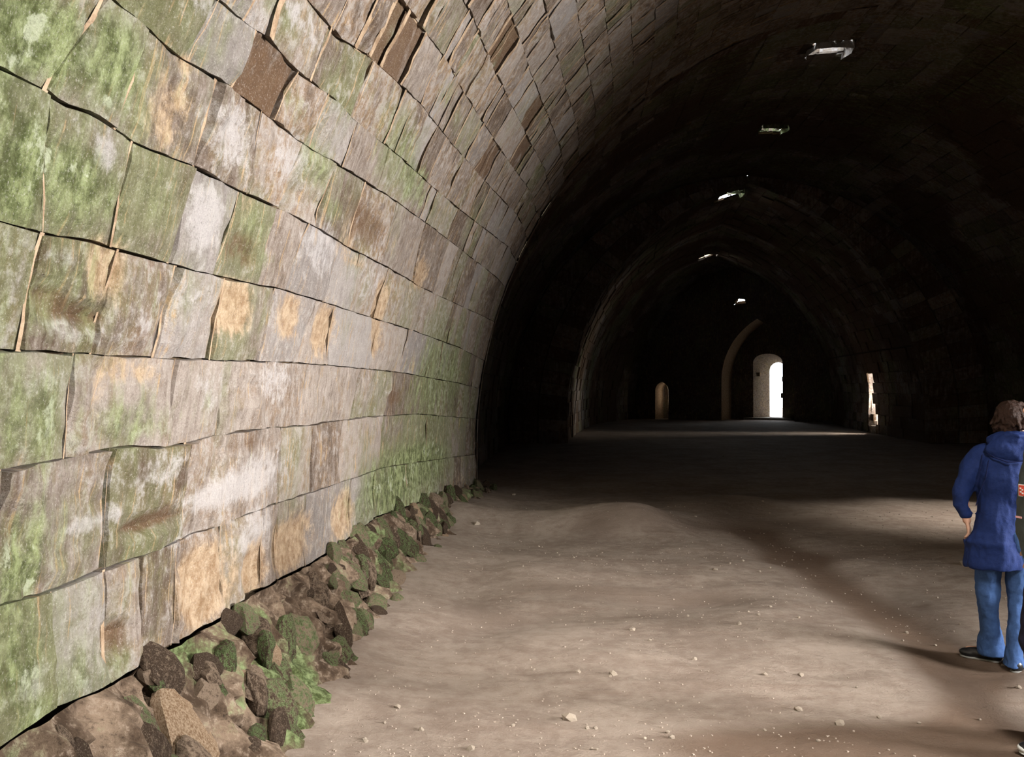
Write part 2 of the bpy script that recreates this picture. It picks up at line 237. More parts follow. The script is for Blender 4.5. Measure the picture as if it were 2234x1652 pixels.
def wear(t,s):
    o=[0,0,0,0]
    for i,k in enumerate('mouc'):
        q=0
        for (a,b,ra,rb,st) in BLOTS[k]:
            d=((t-a)/ra)**2+((s-b)/rb)**2
            if k=='o': d=(abs((t-a)/ra)**3+abs((s-b)/rb)**3)**.6667
            if d<4.5: q=max(q,st*math.exp(-(d*.55)**1.6))
        o[i]=q
    o[0]=max(o[0],.75*clamp((2.6-t)*2),.42*clamp((3.9-t)/1.3))
    return o
def stone(mb,sec,side,B0,B1,tb,tt,step,gap=.005,depth=.06,simple=False,wfun=wear,proud=None,k0v=False):
    w,R=SEC[sec][:2]; k0=R_.random()*50
    pr=R_.uniform(-.007,.008) if proud is None else proud
    L=abs(tb[1]-tb[0]); tm=(tb[0]+tb[1])/2; H=B1(tm)-B0(tm)
    nu=max(2,round(L/step)); nv=max(2,round(H/step))
    if simple: nu=nv=1
    er=2.0 if R_.random()<.25 else .9; tone=R_.random(); tl1=R_.uniform(-.005,.005); tl2=R_.uniform(-.005,.005)
    gu=min(.2,gap/L); gv=min(.2,gap*.8/H); vs=[];uv=[];wr=[];idx={}
    def pos(u,v,off):
        uu=gu+(1-2*gu)*u; vv=gv+(1-2*gv)*v
        a=tb[0]+(tt[0]-tb[0])*vv; b=tb[1]+(tt[1]-tb[1])*vv; t=a+(b-a)*uu
        if not simple: t+=.010*fr(k0,vv*H,uu*L,6)*(1 if u in(0,1) else .3)
        s=B0(t)+(B1(t)-B0(t))*vv
        if not simple: s+=.007*fr(t,s,k0,5)*(1 if v in(0,1) else .3)
        return t,s,P(t,s,w,R,side,off)
    for i in range(-1,nu+2):
        for j in range(-1,nv+2):
            u=clamp(i/nu); v=clamp(j/nv); sk=i<0 or j<0 or i>nu or j>nv
            t,s,_=pos(u,v,0); wv=wfun(t,s)
            if sk: off=-depth
            else:
                off=pr+tl1*(u*2-1)+tl2*(v*2-1)
                if not simple: off+=er*(.016*fr(t,s,k0*.1,3.2)+.008*fr(t,s,k0,11))-.022*sst((wv[1]-.2)*1.4)-.045*sst((wv[2]-.3)*1.6)
                if i in(0,nu) or j in(0,nv): off-=.004+.005*R_.random()
                if k0v: off=max(off,-.027)
            q=P(t,s,w,R,side,off); idx[i,j]=len(vs); vs.append(q); uv.append((t,s)); wr.append(tuple(wv))
    fs=[]
    for i in range(-1,nu+1):
        for j in range(-1,nv+1):
            if (i in(-1,nu)) and (j in(-1,nv)): 
                pass
            f=(idx[i,j],idx[i+1,j],idx[i+1,j+1],idx[i,j+1]); fs.append(f[::-1] if side<0 else f)
    mb.add(vs,fs,uv,wr,tone)
def inframe(t,s,sec=1,side=-1,m=0):
    w,R=SEC[sec][:2]; X,Y,Z=P(t,s,w,R,side)
    if Y<.3: return False
    x,y=proj(X,Y,Z); return -m<x<2234+m and -m<y<1652+m
# roots of the setting
wall_left=empty('wall_left',kind='structure'); ceiling=empty('ceiling',kind='structure')
wall_right=empty('wall_right',kind='structure'); wall_back=empty('wall_back',kind='structure'); wall_front=empty('wall_front',kind='structure')
# light shafts in the crown: t, half length, x offset, half width
SHAFTS=[(16.2,.30,-.42,.36),(21.2,.30,-.33,.30),(27.2,.33,-.35,.36),(39.6,.26,-.35,.42)]
def in_shaft(t,x,z,m=0):
    for (a,h,xo,hw) in SHAFTS:
        if abs(t-a)<h+m and abs(x-xo)<hw+m and z>6: return True
    return False
# ---- bay 1, left side: stones laid by the courses of the photograph
SM1=smax(6.8,7.2)
cand=[]
def heads(k):
    """list of (t at bed below, t at bed above)"""
    L=list(HEADS[k]) if k<len(HEADS) else []
    r=random.Random(100+k)
    if not L: L=[(1.2+r.random()*.5,)*2]; lo=L[0][0]
    else:
        t=L[0][0]
        pre=[]
        while t>1.0: t-=r.uniform(.5,.75); pre.append((t,t))
        L=pre[::-1]+L
    t=L[-1][0]
    while t<14.0:
        t+=(r.choice((.28,.42,.55,.7,.82)) if k<8 else r.choice((.14,.24,.34,.45,.6)))*r.uniform(.9,1.1)
        if t>14.1: t=14.4
        L.append((t,t+r.uniform(-.02,.02) if t<14.3 else t))
    return L
kmax=9+int((SM1-bed(8,8))/.375)
jm={'l':MB(),'c':MB()}
for k in range(0,kmax+1):
    hs=heads(k)
    for a,b in zip(hs,hs[1:]):
        tb=(a[0],b[0]); tt=(a[1],b[1]); tm=(tb[0]+tb[1])/2
        B0=(lambda t,k=k:min(SM1,bed(k,t))); B1=(lambda t,k=k:min(SM1,bed(k+1,t)))
        if B1(tm)-B0(tm)<.06: continue
        sm=(B0(tm)+B1(tm))/2
        vis=inframe(tm,sm,m=90); X,Y,Z=P(tm,sm,6.8,7.2); d=math.hypot(X,Y,Z-1.68)
        q=P(tm,sm,6.8,7.2); n=xprof(sm,6.8,7.2)[2]; cosv=abs(n[0]*X+n[1]*(Z-1.68))/d
        cand.append((vis,(b[0]-a[0])*(B1(tm)-B0(tm))*cosv/d/d,k,tb,tt,tm,sm,d,B0,B1))
        # mortar in the upright joint
        if vis:
            m=jm['l' if k<6 else 'c']; g=R_.choice((.003,.005,.008,.012))*(1 if k<7 else 2.2); vs=[];fs=[]
            for j in range(5):
                v=j/4; t=a[0]+(a[1]-a[0])*v; s=B0(t)+(B1(t)-B0(t))*v
                for e in(-1,1): vs.append(P(t+e*g+.006*fr(t,s,e,9),s,6.8,7.2,-1,(-.013 if k<6 else .004)+.016*fr(t,s,1,6)))
            fs=[(2*j+1,2*j,2*j+2,2*j+3) for j in range(4)]; m.add(vs,fs)
cand.sort(key=lambda c:(not c[0],-c[1]))
cnt={'l':0,'c':0}; rest={'l':MB(),'c':MB()}
for (vis,ar,k,tb,tt,tm,sm,d,B0,B1) in cand:
    z='l' if k<6 else 'c'; par=wall_left if z=='l' else ceiling
    step=.06 if d<5 else .085 if d<8.5 else .13
    if vis and cnt[z]<300:
        wf=wear
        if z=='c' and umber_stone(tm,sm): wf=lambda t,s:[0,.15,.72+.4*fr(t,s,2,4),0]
        mb=MB(); stone(mb,1,-1,B0,B1,tb,tt,step,wfun=wf,k0v=(z=='c')); mb.build('stone_block',M['stone'],par,smooth=False); cnt[z]+=1
    else: stone(rest[z],1,-1,B0,B1,tb,tt,.2,simple=not vis,k0v=(z=='c'))
rest['l'].build('stone_blocks_beyond',M['stone'],wall_left,'stuff'); rest['c'].build('stone_blocks_beyond',M['stone'],ceiling,'stuff')
jm['l'].build('joint_mortar',M['mortar'],wall_left,'stuff'); jm['c'].build('joint_mortar',M['mortar'],ceiling,'stuff')
# ---- backing shells behind the stones (bed joints show it)
def shell(name,sec,side,s0,s1,off,parent,mat,t0=None,t1=None,skip=None,dt=.4,ds=.4):
    w,R,a,b=SEC[sec]; a=a if t0 is None else t0; b=b if t1 is None else t1
    nt=max(1,round((b-a)/dt)); ns=max(1,round((s1-s0)/ds)); mb=MB(); vs=[];uv=[]
    for i in range(nt+1):
        for j in range(ns+1):
            t=a+(b-a)*i/nt; s=s0+(s1-s0)*j/ns; vs.append(P(t,s,w,R,side,off)); uv.append((t,s))
    fs=[]
    for i in range(nt):
        for j in range(ns):
            t=a+(b-a)*(i+.5)/nt; s=s0+(s1-s0)*(j+.5)/ns
            x,z,_=xprof(s,w,R); x=x if side<0 else -x
            if skip and skip(t,x,z,s): continue
            f=(i*(ns+1)+j,(i+1)*(ns+1)+j,(i+1)*(ns+1)+j+1,i*(ns+1)+j+1); fs.append(f[::-1] if side<0 else f)
    mb.add(vs,fs,uv); return mb.build(name,mat,parent)
shell('wall_core',1,-1,-.3,bed(6,8)+.1,-.05,wall_left,M['crevice'],t1=14.4)
shell('vault_core',1,-1,bed(6,8),SM1+.02,-.034,ceiling,M['mortar'],t1=14.4)
def side_open(t,x,z,s): return (-.6<t<2.6 and 1.4<z<4.4)  # unused: the right wall stays closed
shell('wall_core',1,1,-.3,4.5,-.05,wall_right,M['crevice'])
def breach(t,x,z,s): return False  # unused: the vault stays closed
shell('vault_core',1,1,4.5,SM1+.02,-.05,ceiling,M['crevice'])
# ---- masonry of the dark bays and of the right side, too dark and far to pick apart
def moss_shade(t,s):  # moss growth, plus umber that paints the bays' darkness into the stone
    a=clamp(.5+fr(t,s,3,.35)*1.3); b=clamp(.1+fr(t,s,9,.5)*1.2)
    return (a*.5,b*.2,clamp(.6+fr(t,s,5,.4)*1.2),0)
def masonry(name,sec,side,s0,s1,parent,t0=None,t1=None,skip=None,h=.4):
    w,R,a,b=SEC[sec]; a=a if t0 is None else t0; b=b if t1 is None else t1
    mb=MB(); k=0; s=s0; r=random.Random(sec*10+side)
    while s<s1-.05:
        s2=min(s1,s+h*r.uniform(.85,1.12)); t=a-(r.random()*.3 if a<0 else 0)
        while t<b-.05:
            t2=min(b,t+r.uniform(.4,.85)); 
            x,z,_=xprof((s+s2)/2,w,R); x=x if side<0 else -x
            if not(skip and skip((t+t2)/2,x,z,(s+s2)/2)):
                stone(mb,sec,side,lambda q,s=s:s,lambda q,s2=s2:s2,(t,t2),(t,t2),1,simple=True,wfun=moss_shade,proud=r.uniform(-.03,.03))
            t=t2
        s=s2
    return mb.build(name,M['stone'],parent,'stuff')
sk=lambda t,x,z,s: in_shaft(t,x,z,.0)
skm=lambda t,x,z,s: in_shaft(t,x,z,.13)
for side,wl in ((-1,wall_left),(1,wall_right)):
    SM2=smax(*SEC[2][:2]); SM3=smax(*SEC[3][:2])
    masonry('far_masonry',2,side,0,3,wl); masonry('far_vault_masonry',2,side,3,SM2,ceiling,skip=skm)
    ro=(lambda t,x,z,s: 31.4<t<32.2 and z<2.3) if side>0 else None
    masonry('end_bay_masonry',3,side,0,3,wl,skip=ro); masonry('end_bay_vault_masonry',3,side,3,SM3,ceiling,skip=skm)
    shell('far_wall_core',2,side,-.3,3,-.06,wl,M['crevice'],t0=14.2,t1=26.15); shell('far_vault_core',2,side,3,SM2+.02,-.06,ceiling,M['crevice'],skip=sk,dt=.1,ds=.1,t0=14.2,t1=26.15)
    shell('end_bay_core',3,side,-.3,3,-.06,wl,M['crevice'],skip=ro,dt=.2); shell('end_bay_vault_core',3,side,3,SM3+.02,-.06,ceiling,M['crevice'],skip=sk,dt=.12,ds=.12)
masonry('near_right_masonry',1,1,0,4.5,wall_right); masonry('near_right_vault_masonry',1,1,4.5,SM1,ceiling)
# ---- transverse arch faces where one bay gives way to the next
def ring(name,t,A,B,parent,face,n=30):
    mb=MB(); wa,Ra=A; wb,Rb=B; sa=smax(wa,Ra); sb=smax(wb,Rb); r=random.Random(n)
    for side in(-1,1):
        for i in range(n):
            for (l0,l1) in ((0,.5),(.5,1)) if wb-wa>.6 or wa-wb>.6 else ((0,1),):
                pts=[]
                for (f,l) in ((i+.02,l0+.01),(i+.98,l0+.01),(i+.98,l1-.01),(i+.02,l1-.01)):
                    pa=P(t,sa*f/n,wa,Ra,side); pb=P(t,sb*f/n,wb,Rb,side); pts.append(Vector(pa).lerp(Vector(pb),l))
                d=r.uniform(0,.03)*face; base=[tuple(p) for p in pts]; fro=[tuple(p+Vector((0,d+.02*face,0))) for p in pts]; bk=[tuple(p-Vector((0,.3*face,0))) for p in pts]
                vs=fro+bk; tone=r.random()
                wv=(.2*r.random(),.3*r.random(),.35+.3*r.random(),.0)
                mb.add(vs,[(0,1,2,3),(0,4,5,1),(1,5,6,2),(2,6,7,3),(3,7,4,0)],[(p[0],p[2]) for p in vs],[wv]*8,tone)
    return mb.build(name,M['stone'],parent,'stuff')
for (t_,A_,B_) in ((14.41,SEC[1][:2],SEC[2][:2]),(26.03,SEC[3][:2],SEC[2][:2])):
    mb=MB()
    for side in (-1,1):
        vs=[]
        for i in range(61):
            pa=Vector(P(t_,smax(*A_)*i/60,*A_,side,-.02)); pb=Vector(P(t_,smax(*B_)*i/60,*B_,side,-.30)); 
            if i==0: pa.z-=.4; pb.z-=.4
            vs+=[tuple(pa),tuple(pb)]
        mb.add(vs,[(2*i,2*i+1,2*i+3,2*i+2) for i in range(60)])
    mb.build('arch_core',M['crevice'],ceiling)
ring('transverse_arch',14.4,SEC[1][:2],SEC[2][:2],ceiling,1)
ring('transverse_arch',26.0,SEC[3][:2],SEC[2][:2],ceiling,-1)
# ---- roof shafts
def rough_quad(mb,a,b,c,d,n=5,m=5,amp=.04,k=0,wv=(.35,.1,0,.3)):
    a,b,c,d=map(Vector,(a,b,c,d)); nn=(b-a).cross(d-a).normalized(); vs=[]
    for i in range(n+1):
        for j in range(m+1):
            p=a.lerp(b,i/n).lerp(d.lerp(c,i/n),j/m); vs.append(tuple(p+nn*amp*fr(p.x+k,p.y,p.z,3)))
    mb.add(vs,[(i*(m+1)+j,(i+1)*(m+1)+j,(i+1)*(m+1)+j+1,i*(m+1)+j+1) for i in range(n) for j in range(m)],[(p[0]+p[1],p[2]) for p in vs],[wv]*len(vs),.6)
def portal(name,loc,rot,sx,sy):
    l=bpy.data.lights.new(name,'AREA'); l.shape='RECTANGLE'; l.size=sx; l.size_y=sy; l.cycles.is_portal=True
    o=bpy.data.objects.new(name,l); COL.objects.link(o); o.location=loc; o.rotation_euler=rot
for i,(t,h,xo,hw) in enumerate(SHAFTS):
    s_=2 if t<26 else 3; w_,R_2=SEC[s_][:2]; zc=H0+math.sqrt(R_2**2-(R_2-w_)**2)
    cx=center(t)+xo; z0=zc-.10; z1=zc+.60; root=empty('window_%d'%(i+1),(cx,t,zc),kind='structure'); root['label']='ragged light shaft in the vault crown'
    for nm,(x0,y0,x1,y1) in {'far':(hw,h,-hw,h),'near':(-hw,-h,hw,-h),'l':(-hw,h,-hw,-h),'r':(hw,-h,hw,h)}.items():
        mb=MB(); rough_quad(mb,(x0,y0,z0-zc+(.12 if nm=='far' else 0)),(x1,y1,z0-zc+(.12 if nm=='far' else 0)),(x1,y1,z1-zc),(x0,y0,z1-zc),amp=.09,k=i,wv=((.15,.25,0,.8),(.75,.2,0,.3),(.75,.2,0,.3),(.2,.3,.2,.3))[i]); mb.build('shaft_side',M['stone'],root)
    rr=random.Random(i)
    for q in range(9):
        mb=MB(); ang=q/9*6.28; x=math.cos(ang)*hw*1.02; y=math.sin(ang)*h*1.02
        mb.box((x,y,rr.uniform(.03,.10)),(rr.uniform(.04,.09),rr.uniform(.03,.07),rr.uniform(.04,.08)),rr.random()*3,wr=[(.3,.3,0,.3)]*8,tone=rr.random()); mb.build('broken_stone',M['stone'],root)
    portal('sky_portal',(cx,t,z1+.02),(0,0,0),hw*2,h*2)
# ------------------------------------------------------------------ end wall with pointed arch, doors
PH=math.radians(28); E1=Vector((math.cos(PH),-math.sin(PH),0)); EN=Vector((math.sin(PH),math.cos(PH),0)); EC=Vector((12.25,43.5,0))
def EW(a,b,z): v=EC+E1*a+EN*b; return (v.x,v.y,z)
def arch_pts(hw,hs,top,n=9,a0=0):
    """pointed arch outline from left foot to right foot; centre a0"""
    pts=[(a0-hw,0.0),(a0-hw,hs)]; rise=top-hs; Rr=(hw*hw+rise*rise)/(2*hw)
    am=math.asin(min(1,rise/Rr)) if Rr>=hw else math.pi/2
    am=math.atan2(rise,Rr-hw) if Rr>hw else math.pi/2
    for i in range(1,n+1):
        an=am*i/n; pts.append((a0-hw+Rr-Rr*math.cos(an),hs+Rr*math.sin(an)) if rise>hw else (a0-hw*math.cos(math.pi/2*i/n),hs+rise*math.sin(math.pi/2*i/n)))
    return pts+[(2*a0-x,z) for x,z in reversed(pts[:-1])]
def cheek(name,A0,A1,b0,b1,parent,wv=(.1,.35,.05,.2),segs=6):
    mb=MB(); n=len(A0); vs=[];uv=[];cum=0
    for i in range(n):
        if i: cum+=math.hypot(A0[i][0]-A0[i-1][0],A0[i][1]-A0[i-1][1])
        for j in range(segs+1):
            l=j/segs; vs.append(EW(A0[i][0]*(1-l)+A1[i][0]*l+.02*fr(i,j,1,.7),b0*(1-l)+b1*l,A0[i][1]*(1-l)+A1[i][1]*l)); uv.append((cum,l*(b1-b0)))
    mb.add(vs,[(i*(segs+1)+j,i*(segs+1)+j+1,(i+1)*(segs+1)+j+1,(i+1)*(segs+1)+j) for i in range(n-1) for j in range(segs)],uv,[wv]*len(vs),.6)
    return mb.build(name,M['stone'],parent)
def wallplane(name,b,outer,holes,parent,th=.0):
    bm=bmesh.new(); es=[]
    for L in [outer]+holes:
        vs=[bm.verts.new(EW(x,b,z)) for x,z in L]
        es+=[bm.edges.new((vs[i],vs[(i+1)%len(vs)])) for i in range(len(vs))]
    bmesh.ops.triangle_fill(bm,use_beauty=True,edges=es)
    me=bpy.data.meshes.new(name); bm.to_mesh(me); bm.free()
    a=me.color_attributes.new('wear','FLOAT_COLOR','POINT'); a.data.foreach_set('color',[.2,.2,.15,.1]*len(me.vertices))
    u=me.uv_layers.new(name='UVMap')
    for l in me.loops: p=me.vertices[l.vertex_index].co; u.data[l.index].uv=(p.x,p.z)
    return link(name,me,M['stone'],parent)
A_in=arch_pts(1.80,2.0,5.1); LD0=arch_pts(.36,1.5,1.95,5,a0=-4.95); SL=[(-1.15,5.85),(-1.12,6.02),(-.9,6.14),(-.62,6.1),(-.55,5.9)]
wallplane('end_wall_face',0,[(-11,-.5),(12,-.5),(12,9),(-11,9)],[[(x,z-.0) if z else (x,-.02) for x,z in A_in],LD0,SL],wall_back)
cheek('arch_soffit',A_in,arch_pts(1.76,2.0,5.05),0,1.9,wall_back,(.0,.75,.1,.1))
DI=arch_pts(.74,3.0,3.42,8,a0=.12); DO=arch_pts(.44,2.55,2.99,8,a0=.38)
wallplane('recess_back_face',1.9,[(-2.3,-.3),(2.4,-.3),(2.4,5.4),(-2.3,5.4)],[DI],wall_back)
door=empty('door_1',EW(.12,1.9,0),kind='structure')
def local(o): 
    o.matrix_parent_inverse=o.parent.matrix_world.inverted() if o.parent else o.matrix_world; return o
bpy.context.view_layer.update()
local(cheek('door_reveal',DI,DO,1.9,3.3,door,(.25,.35,.0,.5),8))
local(wallplane('outer_face',3.3,[(-2,-.3),(2.5,-.3),(2.5,5.4),(-2,5.4)],[DO],door))
for (a,b,z,h) in ((.92,2.2,1.25,.13),(.95,2.5,.5,.12),(.96,2.3,2.1,.12),(-.50,2.4,2.35,.10)):
    mb=MB(); mb.box((0,0,0),(.16,.22,h),-PH,wr=[(.1,.5,.1,.3)]*8); o=mb.build('reveal_stone',M['stone'],door); o.location=Vector(EW(a,b,z))-door.location
mb=MB(); mb.box((0,0,0),(1.2,1.0,.08),-PH,wr=[(.1,.3,.1,.7)]*8); o=mb.build('threshold_stone',M['stone'],door); o.location=Vector(EW(.2,2.3,.03))-door.location
portal('sky_portal',EW(.40,3.28,1.6),(math.radians(90),0,math.pi-PH),.9,3.2)
d2=empty('door_2',EW(-5,0,0),kind='structure'); bpy.context.view_layer.update()
local(cheek('door_reveal',LD0,arch_pts(.36,1.5,1.95,5,a0=-4.95),0,1.4,d2,(.0,.9,0,.1)))
mb=MB(); mb.box((0,0,0),(.9,.05,1.4),-PH,wr=[(.1,.3,.3,.0)]*8); o=mb.build('passage_end',M['stone'],d2); o.location=Vector(EW(-5.0,1.47,1.2))-d2.location
w5=empty('window_5',EW(-.85,0,6),kind='structure'); bpy.context.view_layer.update()
local(cheek('slot_reveal',SL+[SL[0]],[(x,z+.25) for x,z in SL+[SL[0]]],0,.9,w5,(.1,.6,0,.3)))
# right doorway in bay 3
d3=empty('door_3',(*P(31.8,0,5.4,7.34,1),),kind='structure'); dx,dy,_=d3.location
for (y,k) in ((-.4,1),(.4,2)):
    mb=MB(); rough_quad(mb,(0,y,0),(1.5,y,0),(1.5,y,2.3),(0,y,2.3),6,12,.12,k,(.2,.4,0,.6)); mb.build('door_reveal',M['stone'],d3)
mb=MB(); rough_quad(mb,(0,-.4,2.3),(1.5,-.4,2.3),(1.5,.4,2.3),(0,.4,2.3),6,6,.08,4,(.2,.4,0,.4)); mb.build('lintel',M['stone'],d3)
for (a,b,z,h) in ((.1,-.2,.12,.16),(.3,.15,.15,.17),(.6,-.1,.2,.2),(.2,.2,.35,.1)):
    mb=MB(); mb.box((a,b,z),(.2,.17,h),a*3,wr=[(.1,.3,.1,.5)]*8); mb.build('fallen_stone',M['stone'],d3)
# front wall behind the camera, solid, no opening
mb=MB()
fc=center(-7); 
for (x0,x1,z0,z1) in ((-7.5,7.5,-.5,9),):
    rough_quad(mb,(fc+x0,-7,z0),(fc+x1,-7,z0),(fc+x1,-7,z1),(fc+x0,-7,z1),10,10,.05)
mb.build('front_wall_face',M['stone'],wall_front)
# ------------------------------------------------------------------ floor
def seg(px,py,a,b,r):
    ax,ay=a;bx,by=b; l=((px-ax)*(bx-ax)+(py-ay)*(by-ay))/((bx-ax)**2+(by-ay)**2); l=clamp(l)
    d=math.hypot(px-ax-l*(bx-ax),py-ay-l*(by-ay)); return math.exp(-(d/r)**2)
def floor_z(x,y):
    z=.045*fr(x,y,0,.45)+.02*fr(x,y,7,1.4)+.012*noise.noise(Vector((x*1.2,y*4.5,2)))
    z+=.16*math.exp(-((x-.15)/.8)**2-((y-7.8)/.75)**2)*.5
    z+=.20*seg(x,y,(-.6,10.7),(1.4,10.4),.55)+.10*seg(x,y,(1.4,10.4),(3.2,12.5),.6)
    z-=.05*seg(x,y,(2.84,10.1),(2.75,4.6),.35)
    z-=.05*seg(x,y,(-.2,6.2),(1.5,6.9),.3)
    d=x-(center(y)-6.8)
    if d<1.0 and y<14.4: z+=.10*sst(1-d)
    f=clamp((y-2)/3)
    return z*f*(1 if y<20 else clamp(1-(y-20)/12,.35,1))
def brown_tint(x,y):  # weight of a darker brown earth tone, in patches and bands
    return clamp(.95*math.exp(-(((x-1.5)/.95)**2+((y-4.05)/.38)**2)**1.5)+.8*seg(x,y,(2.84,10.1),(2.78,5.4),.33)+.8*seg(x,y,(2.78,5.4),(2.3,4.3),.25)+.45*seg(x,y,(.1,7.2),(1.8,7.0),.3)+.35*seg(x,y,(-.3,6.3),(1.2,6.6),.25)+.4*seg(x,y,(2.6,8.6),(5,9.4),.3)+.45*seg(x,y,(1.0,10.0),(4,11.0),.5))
ys=[-7,-3,0]; y=1.5
while y<50: ys.append(y); y+=.045 if y<5.2 else .07 if y<9 else .12 if y<16 else .3
ys+=[51]
mb=MB(); vs=[];dm=[];nx=190
for y in ys:
    c=center(y); x0=c-7.6; x1=c+7.6
    for i in range(nx+1):
        u=i/nx; x=x0+(x1-x0)*(u**1.25 if y<20 else u); vs.append((x,y,floor_z(x,y))); dm.append(brown_tint(x,y))
fs=[(j*(nx+1)+i,j*(nx+1)+i+1,(j+1)*(nx+1)+i+1,(j+1)*(nx+1)+i) for j in range(len(ys)-1) for i in range(nx)]
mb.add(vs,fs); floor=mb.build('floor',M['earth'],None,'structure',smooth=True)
a=floor.data.attributes.new('brown_tint','FLOAT','POINT'); a.data.foreach_set('value',dm)
# ------------------------------------------------------------------ rubble footing of the left wall
FOOT=[(1.2,.50),(4,.46),(5.7,.40),(7,.38),(9,.34),(11,.34),(14.4,.30)]
def lerpL(L,t):
    if t<=L[0][0]: return L[0][1]
    for (a,b),(c,d) in zip(L,L[1:]):
        if t<=c: return b+(d-b)*(t-a)/(c-a)
    return L[-1][1]
def foot(t,v,off=0):
    """v 0 at the floor, 1 under the first course"""
    top=bed(0,t)-.0; z0=-.05; out=lerpL(FOOT,t)*(1-v)**1.15+.015; z=z0+(top-z0)*v
    return (center(t)-6.8+out+off,t,z)
mb=MB(); vs=[];fs=[];wr=[]; nt=260; nv=16
for i in range(nt+1):
    t=1.0+(14.6-1.0)*i/nt
    for j in range(nv+1):
        v=j/nv; x,y,z=foot(t,v); q=.13*fr(x,y*1.3,z*.8,4.2)+.07*noise.noise(Vector((x*11,y*11,z*7)))
        vs.append((x+q*(1 if j<nv else .2),y+.05*fr(z,y,1,5),z+(.03*fr(x,y,z,6) if 0<j<nv else 0))); wr.append((.28+.6*fr(y,z,2,1.2),.1,0,0))
mb.add(vs,[((i*(nv+1)+j),(i+1)*(nv+1)+j,(i+1)*(nv+1)+j+1,i*(nv+1)+j+1)[::-1] for i in range(nt) for j in range(nv)],None,wr)
mb.build('rubble_core',M['rock'],wall_left)
def rock_mesh(seed,sub=2,amp=.35,wv=(0.3,.1,0,0)):
    bm=bmesh.new(); bmesh.ops.create_icosphere(bm,subdivisions=sub,radius=1)
    r=random.Random(seed); pl=[(Vector((r.gauss(0,1),r.gauss(0,1),r.gauss(0,1))).normalized(),r.uniform(.55,.9)) for _ in range(9)]
    for v in bm.verts:
        p=v.co.copy()
        for n,d in pl:
            k=p.dot(n)
            if k>d: p-=n*(k-d)
        v.co=p*(1+amp*.4*noise.noise(p*1.7+Vector((seed,0,0))))
    me=bpy.data.meshes.new('rock'); bm.to_mesh(me); bm.free()
    a=me.color_attributes.new('wear','FLOAT_COLOR','POINT'); a.data.foreach_set('color',list(wv)*len(me.vertices)); return me
RK={'g':[rock_mesh(i,2,.35,(.58,0,0,0)) for i in range(6)],'b':[rock_mesh(10+i,2,.35,(.1,.1,0,0)) for i in range(6)],'o':[rock_mesh(20+i,2,.35,(.0,.8,0,0)) for i in range(3)]}
for k in RK:
    for m_ in RK[k]: m_.materials.append(M['rock'])
def put_rock(kind,loc,sc_,rot,parent,name='rubble_stone',rr=R_):
    o=bpy.data.objects.new(name,rr.choice(RK[kind])); COL.objects.link(o); o.location=loc; o.scale=sc_; o.rotation_euler=rot; o.parent=parent; return o
rr=random.Random(5); n=0
BIG=[(3.36,.60,'o',.17,.24),(3.05,.35,'b',.14,.16),(2.75,.55,'b',.17,.09),(3.75,.78,'b',.12,.10),(4.4,.75,'b',.16,.10),(4.1,.35,'g',.16,.16),(4.9,.55,'g',.14,.14),(5.5,.72,'b',.13,.12),(5.9,.45,'g',.15,.12),(6.6,.62,'g',.18,.13),(6.3,.25,'g',.14,.1),(7.4,.6,'g',.2,.14),(8.3,.55,'b',.2,.13),(8.0,.2,'g',.18,.1),(9.4,.5,'b',.24,.12),(10.6,.5,'b',.25,.13),(5.2,.25,'g',.16,.1),(2.5,.3,'b',.16,.12),(3.3,.25,'b',.16,.1)]
for (t,v,k,a,b) in BIG:
    x,y,z=foot(t,v); put_rock(k,(x-.01,y,z),(.09,a,b),(rr.uniform(-.3,.3),-.45,rr.uniform(-.2,.2)),wall_left); n+=1
while n<298:
    t=1.6+12.8*rr.random()**1.25; v=rr.uniform(.02,.95); x,y,z=foot(t,v); s=rr.uniform(.045,.115)*(1 if t<6 else 1.2)
    k=rr.choice('ggbbbo' if rr.random()<.25 else 'ggb')
    if t<3.8 and v>.5: k=rr.choice('bbbg')
    put_rock(k,(x+rr.uniform(-.02,.03),y,z),(s*.6,s*rr.uniform(.7,1.3),s*rr.uniform(.8,1.7)),(rr.uniform(-.6,.6),rr.uniform(-.8,0),rr.uniform(-.6,.6)),wall_left); n+=1
# ------------------------------------------------------------------ loose pebbles
PM=[rock_mesh(40+i,1,.3,(0,0,0,0)) for i in range(5)]
for m_ in PM: m_.materials.append(M['pebble'])
LAB={0:'pale stone lying just above the brown patch near the bottom edge',1:'largest white stone lying on the brown patch near the bottom edge',2:'pale stone on the left end of the brown patch at the bottom edge',3:'pale angular stone at the very bottom edge, left of the brown patch',4:'broad flat pale stone half sunk in the earth in the left foreground',5:'small bright white stone just below the broad half sunk stone',18:'pale rounded stone on the earth beside the far end of the rubble footing',24:'dark buried stone behind the person in blue jeans',17:'lone pinkish pebble lying in the dark beyond the lit ground'}
for i,(x,y,s) in enumerate(PEB):
    o=bpy.data.objects.new('loose_stone',R_.choice(PM)); COL.objects.link(o); k=1.0
    o.location=(x,y,floor_z(x,y)+s*.25); o.scale=(s*k,s*.9*k,s*.6*k); o.rotation_euler=(0,0,R_.random()*6)
    if i in LAB: tag(o,LAB[i],'stone')
    else: tag(o,'small pale pebble lying loose on the trodden earth floor','stone','small pebbles on the floor')
rr=random.Random(11)
for i in range(90):
    y=4.0+9*rr.random()**1.7; x=rr.uniform(center(y)-6.2,min(center(y)+4,y*.588)); s=rr.uniform(.004,.012)*(1+y/12)
    o=bpy.data.objects.new('loose_stone',rr.choice(PM)); COL.objects.link(o)
    o.location=(x,y,floor_z(x,y)+s*.3); o.scale=(s,s*.9,s*.7); o.rotation_euler=(0,0,rr.random()*6)
    tag(o,'small pale pebble lying loose on the trodden earth floor','stone','small pebbles on the floor')
